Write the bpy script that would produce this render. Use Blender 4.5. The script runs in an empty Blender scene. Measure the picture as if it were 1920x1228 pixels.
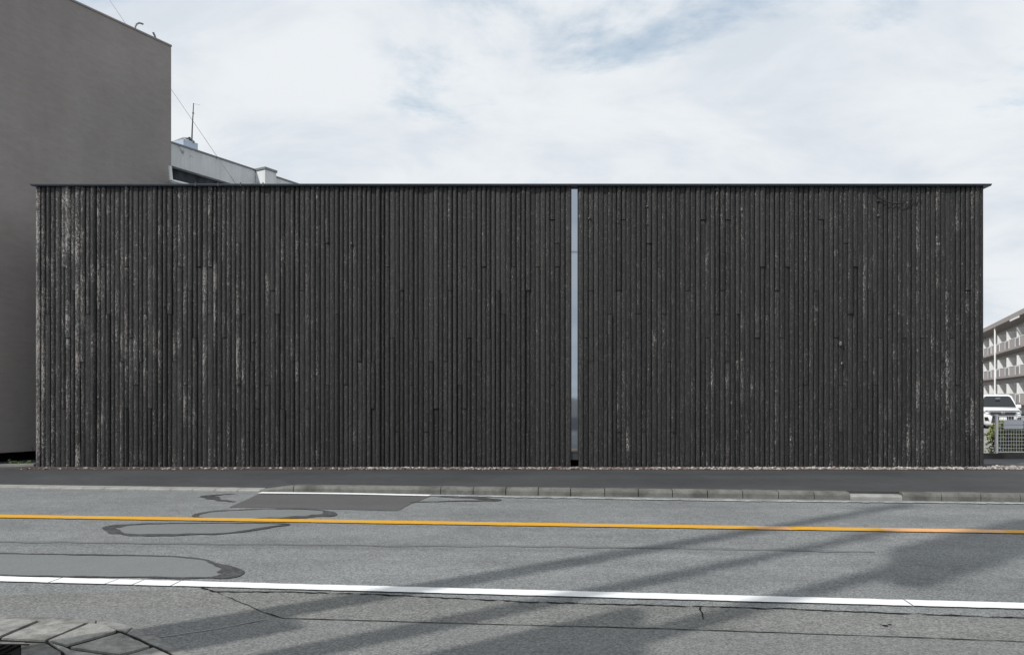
import bpy, bmesh, math, random
from mathutils import Vector, Matrix, noise as mnoise

S = bpy.context.scene
COL = S.collection
R = random.Random(7)
R2 = random.Random(21)

# ------------------------------------------------------------------ camera, sky, sun, exposure
F, HZ, CH = 1400.0, 744.0, 1.68          # focal length (px of a 1920 px wide picture), horizon row, eye height
cam_d = bpy.data.cameras.new('camera')
cam_d.sensor_width = 36.0
cam_d.lens = 36.0 * F / 1920.0
cam_d.shift_y = (HZ - 614.0) / 1920.0
cam_d.clip_start, cam_d.clip_end = 0.1, 3000.0
cam = bpy.data.objects.new('camera', cam_d)
COL.objects.link(cam)
cam.location = (0, 0, CH)
cam.rotation_euler = (math.radians(90), 0, 0)
S.camera = cam

SUN_EL = math.radians(44)
SH = Vector((0.81, 0.59)).normalized()   # horizontal direction in which the sunlight travels
sun_dir = Vector((SH.x * math.cos(SUN_EL), SH.y * math.cos(SUN_EL), -math.sin(SUN_EL)))
sd = bpy.data.lights.new('sun', 'SUN')
sd.energy = 3.5
sd.angle = math.radians(1.1)
sd.color = (1.0, 0.975, 0.94)
sun = bpy.data.objects.new('sun', sd)
COL.objects.link(sun)
sun.rotation_euler = sun_dir.to_track_quat('-Z', 'Y').to_euler()
sun.location = (-20, -15, 30)

W = bpy.data.worlds.new('World')
S.world = W
W.use_nodes = True
wn, wl = W.node_tree.nodes, W.node_tree.links
bg = wn['Background']
bg.inputs['Strength'].default_value = 0.1
sky = wn.new('ShaderNodeTexSky')
sky.sky_type = 'NISHITA'
sky.sun_disc = False
sky.sun_elevation = SUN_EL
sky.sun_rotation = math.atan2(-SH.x, -SH.y)
tc = wn.new('ShaderNodeTexCoord')
sep = wn.new('ShaderNodeSeparateXYZ'); wl.new(tc.outputs['Generated'], sep.inputs[0])
def wmath(op, a, b=None):
    n = wn.new('ShaderNodeMath'); n.operation = op
    for i, v in enumerate((a, b)):
        if v is None: continue
        if isinstance(v, (int, float)): n.inputs[i].default_value = v
        else: wl.new(v, n.inputs[i])
    return n.outputs[0]
zc = wmath('ADD', wmath('MAXIMUM', sep.outputs[2], 0.0), 0.22)
comb = wn.new('ShaderNodeCombineXYZ')
wl.new(wmath('DIVIDE', sep.outputs[0], zc), comb.inputs[0])
wl.new(wmath('DIVIDE', sep.outputs[1], zc), comb.inputs[1])
comb.inputs[2].default_value = 3.7
def wnoise(scale, detail, rough, dist, offs):
    m = wn.new('ShaderNodeMapping'); m.inputs['Location'].default_value = offs
    m.inputs['Scale'].default_value = (1.0, 1.25, 1.0)
    wl.new(comb.outputs[0], m.inputs['Vector'])
    n = wn.new('ShaderNodeTexNoise')
    n.inputs['Scale'].default_value = scale; n.inputs['Detail'].default_value = detail
    n.inputs['Roughness'].default_value = rough; n.inputs['Distortion'].default_value = dist
    wl.new(m.outputs[0], n.inputs['Vector'])
    return n.outputs['Fac']
def wramp(src, stops):
    r = wn.new('ShaderNodeValToRGB'); wl.new(src, r.inputs[0])
    r.color_ramp.interpolation = 'EASE'
    e = r.color_ramp.elements
    while len(e) < len(stops): e.new(0.5)
    for el, (p, c) in zip(e, stops):
        el.position = p; el.color = (c, c, c, 1) if isinstance(c, (int, float)) else (*c, 1)
    return r.outputs['Color']
CLOUD_OFFS = (7.68, 8.13, 0.0)
cover = wramp(wnoise(1.9, 10, 0.6, 0.25, CLOUD_OFFS), [(0.27, 0.40), (0.45, 1.0)])
lowhaze = wmath('SUBTRACT', 1.0, wmath('MULTIPLY', sep.outputs[2], 5.5))
cover = wmath('MINIMUM', wmath('ADD', cover, wmath('MAXIMUM', lowhaze, 0.0)), 1.0)
shade = wramp(wnoise(2.1, 9, 0.58, 0.35, (7.3, 1.1, 2.0)), [(0.34, (0.735, 0.795, 0.865)), (0.62, (0.895, 0.932, 0.965))])
cl = wn.new('ShaderNodeVectorMath'); cl.operation = 'SCALE'; cl.inputs['Scale'].default_value = 9.4
wl.new(shade, cl.inputs[0])
sk = wn.new('ShaderNodeVectorMath'); sk.operation = 'MULTIPLY'; sk.inputs[1].default_value = (1.3, 1.65, 1.55)
wl.new(sky.outputs['Color'], sk.inputs[0])
wm = wn.new('ShaderNodeMix'); wm.data_type = 'RGBA'
wl.new(cover, wm.inputs['Factor']); wl.new(sk.outputs[0], wm.inputs['A']); wl.new(cl.outputs[0], wm.inputs['B'])
wl.new(wm.outputs['Result'], bg.inputs['Color'])

S.view_settings.view_transform = 'Standard'
S.view_settings.look = 'None'
S.view_settings.exposure = 0.0
S.view_settings.gamma = 1.0
S.view_settings.use_curve_mapping = False
S.render.engine = 'CYCLES'

# ------------------------------------------------------------------ helpers
def at(px, py, z=0.0):
    """Point of the level z seen at that row and column of the (1920 px wide) picture."""
    d = F * (CH - z) / (py - HZ)
    return Vector(((px - 960) / F * d, d, z))
def atd(px, py, d):
    return Vector(((px - 960) / F * d, d, CH + (HZ - py) / F * d))

def props(o, label=None, cat=None, group=None, kind=None):
    if label: o['label'] = label
    if cat: o['category'] = cat
    if group: o['group'] = group
    if kind: o['kind'] = kind
    return o
def empty(name, loc, label=None, cat=None, group=None, kind=None, rz=0.0, parent=None):
    o = bpy.data.objects.new(name, None); COL.objects.link(o)
    o.empty_display_size = 0.2
    o.location = loc; o.rotation_euler = (0, 0, rz)
    if parent is not None: o.parent = parent
    return props(o, label, cat, group, kind)
def world_of(o):
    m = Matrix.Identity(4)
    while o is not None:
        m = (Matrix.Translation(o.location) @ o.rotation_euler.to_matrix().to_4x4()) @ m
        o = o.parent
    return m
def link_mesh(name, me, mat=None, parent=None, world=False):
    if mat: me.materials.append(mat)
    o = bpy.data.objects.new(name, me); COL.objects.link(o)
    if parent is not None:
        o.parent = parent
        if world: me.transform(world_of(parent).inverted())
    return o
class MB:
    """Collects boxes, tubes, prisms and faces of one object."""
    def __init__(s): s.v, s.f, s.sm = [], [], []
    def add(s, verts, faces, smooth=False):
        n = len(s.v); s.v += [tuple(p) for p in verts]
        for f in faces: s.f.append(tuple(n + i for i in f)); s.sm.append(smooth)
        return s
    def box(s, a, b, m=None, bev=0.0):
        x0, y0, z0 = a; x1, y1, z1 = b
        if bev > 0:
            bm = bmesh.new(); bmesh.ops.create_cube(bm, size=1)
            for v in bm.verts:
                v.co = Vector(((x0 + x1) / 2 + v.co.x * (x1 - x0), (y0 + y1) / 2 + v.co.y * (y1 - y0), (z0 + z1) / 2 + v.co.z * (z1 - z0)))
            bmesh.ops.bevel(bm, geom=bm.edges[:], offset=bev, segments=2, affect='EDGES', profile=0.5)
            vs = [v.co.copy() for v in bm.verts]; bm.verts.index_update()
            fs = [[v.index for v in f.verts] for f in bm.faces]; bm.free()
        else:
            vs = [Vector(p) for p in ((x0, y0, z0), (x1, y0, z0), (x1, y1, z0), (x0, y1, z0), (x0, y0, z1), (x1, y0, z1), (x1, y1, z1), (x0, y1, z1))]
            fs = [(0, 3, 2, 1), (4, 5, 6, 7), (0, 1, 5, 4), (1, 2, 6, 5), (2, 3, 7, 6), (3, 0, 4, 7)]
        if m is not None: vs = [m @ v for v in vs]
        return s.add(vs, fs)
    def prism(s, poly, z0, z1, m=None):
        n = len(poly)
        vs = [Vector((p[0], p[1], z0)) for p in poly] + [Vector((p[0], p[1], z1)) for p in poly]
        area = sum(poly[i][0] * poly[(i + 1) % n][1] - poly[(i + 1) % n][0] * poly[i][1] for i in range(n))
        fs = [tuple(reversed(range(n))), tuple(range(n, 2 * n))] + [(i, (i + 1) % n, n + (i + 1) % n, n + i) for i in range(n)]
        if area < 0: fs = [tuple(reversed(f)) for f in fs]
        if m is not None: vs = [m @ v for v in vs]
        return s.add(vs, fs)
    def tube(s, pts, r, n=8, cap=True):
        pts = [Vector(p) for p in pts]
        rs = r if isinstance(r, (list, tuple)) else [r] * len(pts)
        vs, fs = [], []
        up = None
        for i, p in enumerate(pts):
            t = (pts[min(i + 1, len(pts) - 1)] - pts[max(i - 1, 0)]).normalized()
            if up is None:
                up = Vector((0, 0, 1)) if abs(t.z) < 0.9 else Vector((1, 0, 0))
            a = t.cross(up)
            if a.length < 1e-4: a = t.cross(Vector((0, 1, 0)))
            a.normalize(); b = a.cross(t)
            for k in range(n):
                w = 2 * math.pi * k / n
                vs.append(p + (a * math.cos(w) + b * math.sin(w)) * rs[i])
        for i in range(len(pts) - 1):
            for k in range(n):
                k2 = (k + 1) % n
                fs.append((i * n + k, (i + 1) * n + k, (i + 1) * n + k2, i * n + k2))
        s.add(vs, fs, True)
        if cap:
            s.add(vs[:n], [tuple(range(n))]); s.add(vs[-n:], [tuple(reversed(range(n)))])
        return s
    def mesh(s, name, fix=False):
        me = bpy.data.meshes.new(name); me.from_pydata(s.v, [], s.f); me.update()
        me.polygons.foreach_set('use_smooth', s.sm)
        if fix:
            bm = bmesh.new(); bm.from_mesh(me); bmesh.ops.recalc_face_normals(bm, faces=bm.faces[:]); bm.to_mesh(me); bm.free()
        return me
    def build(s, name, mat, parent=None, world=False, fix=False):
        return link_mesh(name, s.mesh(name, fix), mat, parent, world)

# ------------------------------------------------------------------ materials
class NT:
    def __init__(s, name):
        s.m = bpy.data.materials.new(name); s.m.use_nodes = True
        s.n, s.l = s.m.node_tree.nodes, s.m.node_tree.links
        s.b = s.n['Principled BSDF']
    def put(s, sock, v):
        if isinstance(v, bpy.types.NodeSocket): s.l.new(v, sock)
        elif isinstance(v, (tuple, list)) and len(v) == 3 and sock.type == 'RGBA': sock.default_value = (*v, 1)
        else: sock.default_value = v
    def pos(s, scale=(1, 1, 1), loc=(0, 0, 0), rot=(0, 0, 0)):
        g = s.n.new('ShaderNodeNewGeometry'); mp = s.n.new('ShaderNodeMapping')
        mp.inputs['Scale'].default_value = scale; mp.inputs['Location'].default_value = loc; mp.inputs['Rotation'].default_value = rot
        s.l.new(g.outputs['Position'], mp.inputs['Vector']); return mp.outputs[0]
    def obj(s, scale=(1, 1, 1)):
        g = s.n.new('ShaderNodeTexCoord'); mp = s.n.new('ShaderNodeMapping'); mp.inputs['Scale'].default_value = scale
        s.l.new(g.outputs['Object'], mp.inputs['Vector']); return mp.outputs[0]
    def noise(s, vec, scale, detail=4, rough=0.55, dist=0.0, w=None):
        n = s.n.new('ShaderNodeTexNoise')
        if w is not None: n.noise_dimensions = '4D'; s.put(n.inputs['W'], w)
        s.l.new(vec, n.inputs['Vector']); n.inputs['Scale'].default_value = scale
        n.inputs['Detail'].default_value = detail; n.inputs['Roughness'].default_value = rough; n.inputs['Distortion'].default_value = dist
        return n.outputs['Fac']
    def voro(s, vec, scale, feature='F1', out='Distance'):
        n = s.n.new('ShaderNodeTexVoronoi'); n.feature = feature
        s.l.new(vec, n.inputs['Vector']); n.inputs['Scale'].default_value = scale
        return n.outputs[out]
    def attr(s, name):
        n = s.n.new('ShaderNodeAttribute'); n.attribute_name = name; return n.outputs['Fac']
    def ramp(s, v, *stops):
        r = s.n.new('ShaderNodeValToRGB'); s.l.new(v, r.inputs[0]); e = r.color_ramp.elements
        while len(e) < len(stops): e.new(0.5)
        for el, (p, c) in zip(e, stops):
            el.position = p; el.color = (c, c, c, 1) if isinstance(c, (int, float)) else (*c, 1)
        return r.outputs['Color']
    def math(s, op, a, b=0.0, clamp=False):
        n = s.n.new('ShaderNodeMath'); n.operation = op; n.use_clamp = clamp
        s.put(n.inputs[0], a); s.put(n.inputs[1], b); return n.outputs[0]
    def mix(s, f, a, b, blend='MIX'):
        n = s.n.new('ShaderNodeMix'); n.data_type = 'RGBA'; n.blend_type = blend
        s.put(n.inputs['Factor'], f); s.put(n.inputs['A'], a); s.put(n.inputs['B'], b); return n.outputs['Result']
    def rng(s, v, a, b, c, d):
        n = s.n.new('ShaderNodeMapRange'); s.put(n.inputs['Value'], v)
        for k, x in zip(('From Min', 'From Max', 'To Min', 'To Max'), (a, b, c, d)): s.put(n.inputs[k], x)
        return n.outputs['Result']
    def bump(s, h, strength, dist=0.01):
        n = s.n.new('ShaderNodeBump'); n.inputs['Strength'].default_value = strength; n.inputs['Distance'].default_value = dist
        s.l.new(h, n.inputs['Height']); s.l.new(n.outputs[0], s.b.inputs['Normal'])
    def out(s, color=None, rough=None, spec=None, metal=None):
        if color is not None: s.put(s.b.inputs['Base Color'], color)
        if rough is not None: s.put(s.b.inputs['Roughness'], rough)
        if spec is not None: s.put(s.b.inputs['Specular IOR Level'], spec)
        if metal is not None: s.put(s.b.inputs['Metallic'], metal)
        return s.m

def plain(name, color, rough=0.6, spec=0.4, metal=0.0, var=0.12, scale=3.0, bump=0.0):
    t = NT(name)
    n = t.noise(t.pos(), scale, 6, 0.6)
    c = t.mix(n, tuple(x * (1 - var) for x in color), tuple(min(1, x * (1 + var)) for x in color))
    if bump: t.bump(t.noise(t.pos(), scale * 12, 4), bump, 0.005)
    return t.out(c, rough, spec, metal)

def asphalt(name, a, b, grain=95.0, contrast=0.5, bump=0.5, tint=(1, 1, 1), patch=0.16, stones=0.0):
    t = NT(name)
    p = t.pos()
    fine = t.noise(p, grain, 3, 0.7)
    cell = t.voro(p, grain * 0.9, out='Color')
    sepn = t.n.new('ShaderNodeSeparateColor'); t.l.new(cell, sepn.inputs[0])
    big = t.noise(p, 0.55, 6, 0.6, 0.3)
    mid = t.noise(p, 4.5, 5, 0.62)
    g = t.math('ADD', t.math('MULTIPLY', fine, 0.55), t.math('MULTIPLY', sepn.outputs[0], 0.45))
    col = t.ramp(g, (0.5 - contrast * 0.42, tuple(a * x for x in tint)), (0.5, tuple((a + b) / 2 * x for x in tint)), (0.5 + contrast * 0.42, tuple(b * x for x in tint)))
    lane = t.noise(t.pos(scale=(0.07, 1.0, 1.0), rot=(0, 0, 0.0997)), 1.7, 4, 0.55)
    v = t.rng(t.math('ADD', t.math('ADD', t.math('MULTIPLY', big, 0.42), t.math('MULTIPLY', mid, 0.28)), t.math('MULTIPLY', lane, 0.3)), 0.34, 0.66, 1 - patch, 1 + patch)
    col = t.mix(1.0, col, v, 'MULTIPLY')
    if stones:
        sp = t.ramp(t.voro(p, 23), (0.08, 1.0), (0.13, 0.0))
        col = t.mix(t.math('MULTIPLY', sp, stones), col, (0.32, 0.32, 0.3))
    t.bump(g, bump, 0.006)
    return t.out(col, 0.85, 0.25)

M = {}
M['asphalt'] = asphalt('worn_asphalt', 0.07, 0.30, 88, 0.8, 0.55, (0.965, 1.0, 1.0), 0.27)
M['shoulder'] = asphalt('old_shoulder_asphalt', 0.07, 0.255, 78, 0.8, 0.8, (0.99, 1.0, 0.955), 0.24, 0.5)
M['shoulder_new'] = asphalt('shoulder_strip_asphalt', 0.08, 0.255, 90, 0.8, 0.6, (0.985, 1.0, 0.98), 0.15, 0.5)
M['patch_smooth'] = asphalt('smooth_repair_asphalt', 0.14, 0.2, 140, 0.7, 0.15, (0.955, 1.0, 0.985), 0.1)
M['patch_dark'] = asphalt('dark_resurfaced_asphalt', 0.075, 0.115, 130, 0.7, 0.2, (1.0, 0.985, 1.0), 0.1)
M['pavement'] = asphalt('fine_pavement_asphalt', 0.043, 0.066, 150, 0.8, 0.25, (0.97, 0.99, 1.04), 0.3)
M['lot'] = asphalt('parking_lot_concrete', 0.2, 0.32, 60, 0.8, 0.2, (1.0, 1.0, 0.95), 0.25)
M['alley'] = asphalt('alley_asphalt', 0.09, 0.15, 90, 0.7, 0.3, (0.97, 0.99, 1.03), 0.12)
M['ground'] = asphalt('bare_ground', 0.12, 0.18, 30, 0.8, 0.4, (1.0, 0.98, 0.93), 0.2)
M['tar'] = asphalt('crack_sealing_tar', 0.022, 0.095, 55, 0.8, 0.6, (0.98, 1.0, 1.03), 0.55)
M['faint_dark'] = asphalt('faint_dark_asphalt', 0.1, 0.2, 100, 0.7, 0.4, (0.97, 1.0, 1.0), 0.2)
M['crack'] = plain('near_black_crack', (0.012, 0.012, 0.012), 0.95, 0.1)  # flat near-black colour for cracks, chips and the drain bed

def paint(name, col, wear_col, wear, seed):
    t = NT(name)
    p = t.pos(loc=(seed, 0, 0))
    n = t.noise(p, 70, 4, 0.7)
    m = t.noise(p, 2.4, 6, 0.65)
    k = t.math('ADD', t.math('MULTIPLY', n, 0.6), t.math('MULTIPLY', m, 0.4))
    c = t.mix(t.ramp(k, (wear, 0.0), (wear + 0.09, 1.0)), col, wear_col)
    c = t.mix(1.0, c, t.rng(t.noise(p, 9, 4), 0.3, 0.7, 0.93, 1.03), 'MULTIPLY')
    t.bump(n, 0.25, 0.004)
    return t.out(c, 0.7, 0.3)
M['white_paint'] = paint('white_road_paint', (0.74, 0.75, 0.75), (0.4, 0.41, 0.41), 0.575, 3)
M['white_paint_new'] = paint('fresh_white_road_paint', (0.8, 0.8, 0.8), (0.5, 0.5, 0.5), 0.68, 9)
M['white_paint_worn'] = paint('worn_white_road_paint', (0.42, 0.43, 0.43), (0.19, 0.2, 0.2), 0.47, 5)
M['yellow_paint'] = paint('orange_yellow_road_paint', (0.60, 0.315, 0.03), (0.42, 0.26, 0.09), 0.565, 1)
M['yellow_paint_worn'] = paint('faded_yellow_road_paint', (0.66, 0.36, 0.16), (0.5, 0.33, 0.2), 0.56, 2)

def concrete(name, a, b, tint=(1, 1, 0.95), dirt=0.5, scale=6.0):
    t = NT(name)
    p = t.pos()
    n1 = t.noise(p, scale, 8, 0.68, 0.2); n2 = t.noise(p, scale * 12, 4, 0.7); n3 = t.noise(p, scale * 0.35, 4)
    k = t.math('ADD', t.math('MULTIPLY', n1, 0.55), t.math('MULTIPLY', n2, 0.45))
    c = t.ramp(k, (0.33, tuple(a * x for x in tint)), (0.63, tuple(b * x for x in tint)))
    c = t.mix(t.math('MULTIPLY', t.ramp(n3, (0.5, 0.0), (0.66, 1.0)), dirt), c, tuple(a * 0.55 * x for x in (1, 1, 0.85)))
    t.bump(k, 0.5, 0.006)
    return t.out(c, 0.88, 0.25)
M['kerb'] = concrete('weathered_kerb_concrete', 0.085, 0.185, (1, 1, 0.91), 0.6)
M['apron'] = concrete('pale_gutter_concrete', 0.2, 0.33, (1, 1, 0.94), 0.35)
M['slab'] = concrete('rough_slab_concrete', 0.09, 0.36, (1, 0.99, 0.93), 0.55, 11)
M['curb_mid2'] = concrete('gritty_edging_concrete', 0.09, 0.3, (1, 1, 0.95), 0.5, 16)
M['curb_mid'] = concrete('mid_grey_slab_concrete', 0.06, 0.2, (1, 0.99, 0.94), 0.7, 12)  # darker than the other drain slabs
M['curb_dark'] = concrete('dark_curb_concrete', 0.05, 0.1, (1, 0.97, 0.92), 0.6)  # darker than the road kerb
M['plinth'] = plain('dark_plinth', (0.02, 0.02, 0.021), 0.9, 0.1)
M['black'] = plain('black_painted_shade', (0.006, 0.006, 0.006), 0.95, 0.05)  # black standing in for the shade inside gaps and openings

# charred boards
t = NT('charred_timber')
seed = t.attr('seed'); peel = t.attr('peel'); across = t.attr('across')
w = t.math('MULTIPLY', seed, 37.0)
p1 = t.pos(scale=(1, 1, 0.36)); p2 = t.pos(scale=(1, 1, 0.045)); p3 = t.pos(scale=(1, 1, 0.5))
flake = t.noise(p1, 62, 6, 0.66, 0.9, w)
patchy = t.noise(p3, 2.2, 5, 0.62, 0.4, w)
grain = t.noise(p2, 120, 4, 0.6, 0.0, w)
speck = t.noise(p3, 60, 3, 0.65, 0.3, w)
base = t.ramp(grain, (0.3, (0.0095, 0.0092, 0.0093)), (0.7, (0.0245, 0.0238, 0.0238)))
base = t.mix(1.0, base, t.rng(seed, 0, 1, 0.58, 1.42), 'MULTIPLY')
base = t.mix(1.0, base, t.rng(t.noise(p3, 9, 5, 0.6, 0.2, w), 0.3, 0.7, 0.72, 1.25), 'MULTIPLY')
soot = t.mix(t.ramp(speck, (0.565, 0.0), (0.64, 0.85)), base, (0.12, 0.117, 0.112))
thr = t.math('ADD', t.math('MULTIPLY', flake, 0.66), t.math('MULTIPLY', patchy, 0.34))
lim = t.math('ADD', t.math('SUBTRACT', 0.618, t.math('MULTIPLY', peel, 0.16)), t.math('MULTIPLY', across, 0.045))
pk = t.rng(t.math('SUBTRACT', thr, lim), 0.0, 0.055, 0.0, 1.0)
tone = t.noise(p3, 3.3, 3, 0.5, 0.0, w)
pale = t.mix(t.ramp(tone, (0.42, 0.0), (0.62, 1.0)), (0.33, 0.325, 0.31), (0.29, 0.255, 0.235))
col = t.mix(pk, soot, pale)
t.bump(t.math('ADD', t.math('MULTIPLY', flake, 0.9), t.math('MULTIPLY', grain, 0.4)), 0.85, 0.012)
M['timber'] = t.out(col, t.rng(grain, 0.3, 0.7, 0.46, 0.78), 0.42)

# coping: dull blue-grey metal
t = NT('coping_metal')
n = t.noise(t.pos(scale=(0.15, 1, 1)), 2.0, 4)
M['coping'] = t.out(t.mix(n, (0.032, 0.04, 0.055), (0.07, 0.08, 0.1)), 0.42, 0.5, 0.4)

# reflective glazing of the slit
t = NT('mirrored_glass')
n = t.noise(t.pos(scale=(3, 1, 0.4)), 1.4, 3)
t.bump(n, 0.06, 0.01)
M['glass'] = t.out((0.39, 0.43, 0.485), 0.035, 0.5, 1.0)

# stucco of the grey building: trowel marks, streaks
t = NT('grey_stucco')
p = t.pos(scale=(1, 1, 1)); pz = t.pos(scale=(0.5, 0.5, 1.3)); ps = t.pos(scale=(2.2, 2.2, 0.09))
n1 = t.noise(pz, 7, 6, 0.62, 0.3); n2 = t.noise(p, 0.35, 5, 0.55, 0.4); n3 = t.noise(ps, 1.1, 5, 0.6); n4 = t.noise(p, 45, 3, 0.6)
c = t.ramp(n2, (0.35, (0.275, 0.252, 0.238)), (0.65, (0.318, 0.292, 0.276)))
c = t.mix(1.0, c, t.rng(n3, 0.3, 0.7, 0.965, 1.03), 'MULTIPLY')
c = t.mix(1.0, c, t.rng(n1, 0.3, 0.7, 0.93, 1.06), 'MULTIPLY')
t.bump(t.math('ADD', n1, t.math('MULTIPLY', n4, 0.5)), 0.35, 0.015)
M['stucco'] = t.out(c, 0.9, 0.2)
# old painted concrete with streaks
t = NT('stained_white_concrete')
p = t.pos(); ps = t.pos(scale=(3, 3, 0.25))
n1 = t.noise(p, 0.9, 7, 0.62, 0.4); n2 = t.noise(ps, 2.4, 6, 0.65); n3 = t.noise(p, 2.2, 5, 0.7, 1.0)
c = t.ramp(n1, (0.3, (0.62, 0.65, 0.66)), (0.6, (0.74, 0.76, 0.76)))
c = t.mix(1.0, c, t.rng(n2, 0.3, 0.75, 0.85, 1.05), 'MULTIPLY')
c = t.mix(t.ramp(n3, (0.63, 0.0), (0.72, 0.75)), c, (0.16, 0.16, 0.16))
t.bump(n1, 0.3, 0.01)
M['oldwhite'] = t.out(c, 0.85, 0.25)
t = NT('dark_opening_wall')
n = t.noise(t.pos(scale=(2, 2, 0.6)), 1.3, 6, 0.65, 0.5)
M['dark_opening'] = t.out(t.ramp(n, (0.35, (0.012, 0.014, 0.018)), (0.75, (0.09, 0.1, 0.12))), 0.7, 0.3)  # the opening's darkness is put into this wall's colour
M['tank'] = plain('pale_blue_tank_panel', (0.42, 0.5, 0.6), 0.5, 0.4)
M['steel'] = plain('dull_galvanised_steel', (0.2, 0.21, 0.23), 0.5, 0.5, 0.4)
M['dark_steel'] = plain('dark_steel', (0.05, 0.052, 0.056), 0.5, 0.5, 0.3)
M['cable'] = plain('black_cable', (0.02, 0.02, 0.022), 0.6, 0.3)
M['rust'] = plain('rusty_wire', (0.16, 0.07, 0.035), 0.8, 0.2, 0, 0.4, 20)
M['grey_wire'] = plain('grey_wire', (0.16, 0.16, 0.17), 0.6, 0.3)
M['white_metal'] = plain('white_coated_metal', (0.9, 0.9, 0.9), 0.45, 0.4, 0, 0.05)
M['plate_grey'] = plain('grey_sign_plate', (0.66, 0.67, 0.71), 0.5, 0.4, 0, 0.06)
M['apt_wall'] = plain('pale_render', (0.55, 0.53, 0.51), 0.9, 0.2, 0, 0.08, 1.0)
M['apt_parapet'] = plain('pinkish_grey_balcony_render', (0.36, 0.325, 0.315), 0.9, 0.2, 0, 0.07, 1.0)
M['apt_slab'] = plain('grey_brown_fascia', (0.33, 0.30, 0.285), 0.85, 0.2, 0, 0.1, 1.0)
M['apt_panel'] = plain('white_partition_panel', (0.78, 0.78, 0.77), 0.7, 0.3, 0, 0.03)
M['apt_louvre'] = plain('grey_louvre', (0.27, 0.255, 0.25), 0.6, 0.3)
M['pane'] = plain('dark_window_pane', (0.02, 0.024, 0.028), 0.06, 0.6)
M['pole'] = concrete('spun_pole_concrete', 0.24, 0.36, (1, 1, 0.97), 0.2)
M['board'] = plain('sign_enamel', (0.5, 0.5, 0.48), 0.4, 0.4)
M['car_white'] = plain('white_car_paint', (0.8, 0.8, 0.8), 0.18, 0.55, 0, 0.01)
M['car_black'] = plain('black_car_trim', (0.012, 0.012, 0.013), 0.35, 0.5)
M['car_glass'] = plain('tinted_windscreen', (0.012, 0.015, 0.016), 0.05, 0.6)
M['chrome'] = plain('chrome', (0.62, 0.63, 0.65), 0.12, 0.5, 1.0, 0.02)
M['lamp_glass'] = plain('headlamp_lens', (0.35, 0.38, 0.42), 0.08, 0.6, 0.4)
M['rubber'] = plain('tyre_rubber', (0.018, 0.018, 0.018), 0.85, 0.2)
M['wood_plain'] = M['timber']
def leaf_mat(name, a, b):
    t = NT(name)
    n = t.noise(t.pos(), 9, 3); r = t.noise(t.pos(), 60, 1)
    c = t.mix(t.math('ADD', t.math('MULTIPLY', n, 0.5), t.math('MULTIPLY', r, 0.5)), a, b)
    t.put(t.b.inputs['Subsurface Weight'], 0.0)
    return t.out(c, 0.55, 0.35)
M['leaf'] = leaf_mat('hedge_leaves', (0.075, 0.11, 0.02), (0.3, 0.33, 0.08))
M['leaf2'] = leaf_mat('weed_leaves', (0.06, 0.11, 0.03), (0.16, 0.2, 0.07))
M['twig'] = plain('twig_bark', (0.06, 0.045, 0.03), 0.9, 0.1)
# gravel
t = NT('gravel_stone')
oi = t.attr('tone'); n = t.noise(t.pos(), 60, 3)
c = t.ramp(oi, (0.0, (0.07, 0.05, 0.045)), (0.35, (0.16, 0.115, 0.1)), (0.6, (0.27, 0.24, 0.22)), (0.85, (0.31, 0.29, 0.27)), (1.0, (0.48, 0.47, 0.45)))
c = t.mix(1.0, c, t.rng(n, 0.3, 0.7, 0.8, 1.15), 'MULTIPLY')
M['gravel'] = t.out(c, 0.85, 0.25)
t = NT('reddish_dirt')
n = t.noise(t.pos(), 3.5, 6, 0.65); n2 = t.noise(t.pos(), 50, 3)
c = t.ramp(t.math('ADD', t.math('MULTIPLY', n, .6), t.math('MULTIPLY', n2, .4)), (0.35, (0.045, 0.042, 0.043)), (0.65, (0.1, 0.08, 0.073)))
t.bump(n2, 0.6, 0.01)
M['dirt'] = t.out(c, 0.95, 0.1)

# ------------------------------------------------------------------ ground, road and everything laid on it
RU = Vector((1.0, -0.1, 0)).normalized()     # direction of the road
RN = Vector((0.1, 1.0, 0)).normalized()
def sheet(name, pts, mat, parent=None, kind=None):
    if parent is not None and parent.type == 'EMPTY':
        inv = world_of(parent).inverted(); pts = [inv @ Vector(p) for p in pts]
    me = bpy.data.meshes.new(name)
    pts = [Vector(p) for p in pts]
    n = len(pts)
    if sum(pts[i].x * pts[(i + 1) % n].y - pts[(i + 1) % n].x * pts[i].y for i in range(n)) < 0: pts.reverse()
    me.from_pydata([tuple(p) for p in pts], [], [tuple(range(n))]); me.update()
    o = link_mesh(name, me, mat, parent)
    if kind: o['kind'] = kind
    return o
def rough_line(pts, step=0.12, amp=0.012, freq=3.0, closed=False, seed=0.0):
    out = []
    n = len(pts)
    for i in range(n if closed else n - 1):
        a, b = Vector(pts[i]), Vector(pts[(i + 1) % n])
        k = max(1, int((b - a).length / step))
        for j in range(k):
            p = a.lerp(b, j / k)
            q = p * freq + Vector((seed, 0, 0))
            p = p + Vector((mnoise.noise(q), mnoise.noise(q + Vector((31, 7, 3))), 0)) * amp
            out.append(p)
    if not closed: out.append(Vector(pts[-1]))
    return out
def smooth_poly(pts, it=2, closed=True):
    pts = [Vector(p) for p in pts]
    for _ in range(it):
        q = []
        n = len(pts)
        rngi = range(n if closed else n - 1)
        if not closed: q.append(pts[0])
        for i in rngi:
            a, b = pts[i], pts[(i + 1) % n]
            q += [a.lerp(b, 0.22), a.lerp(b, 0.78)]
        if not closed: q.append(pts[-1])
        pts = q
    return pts
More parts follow.
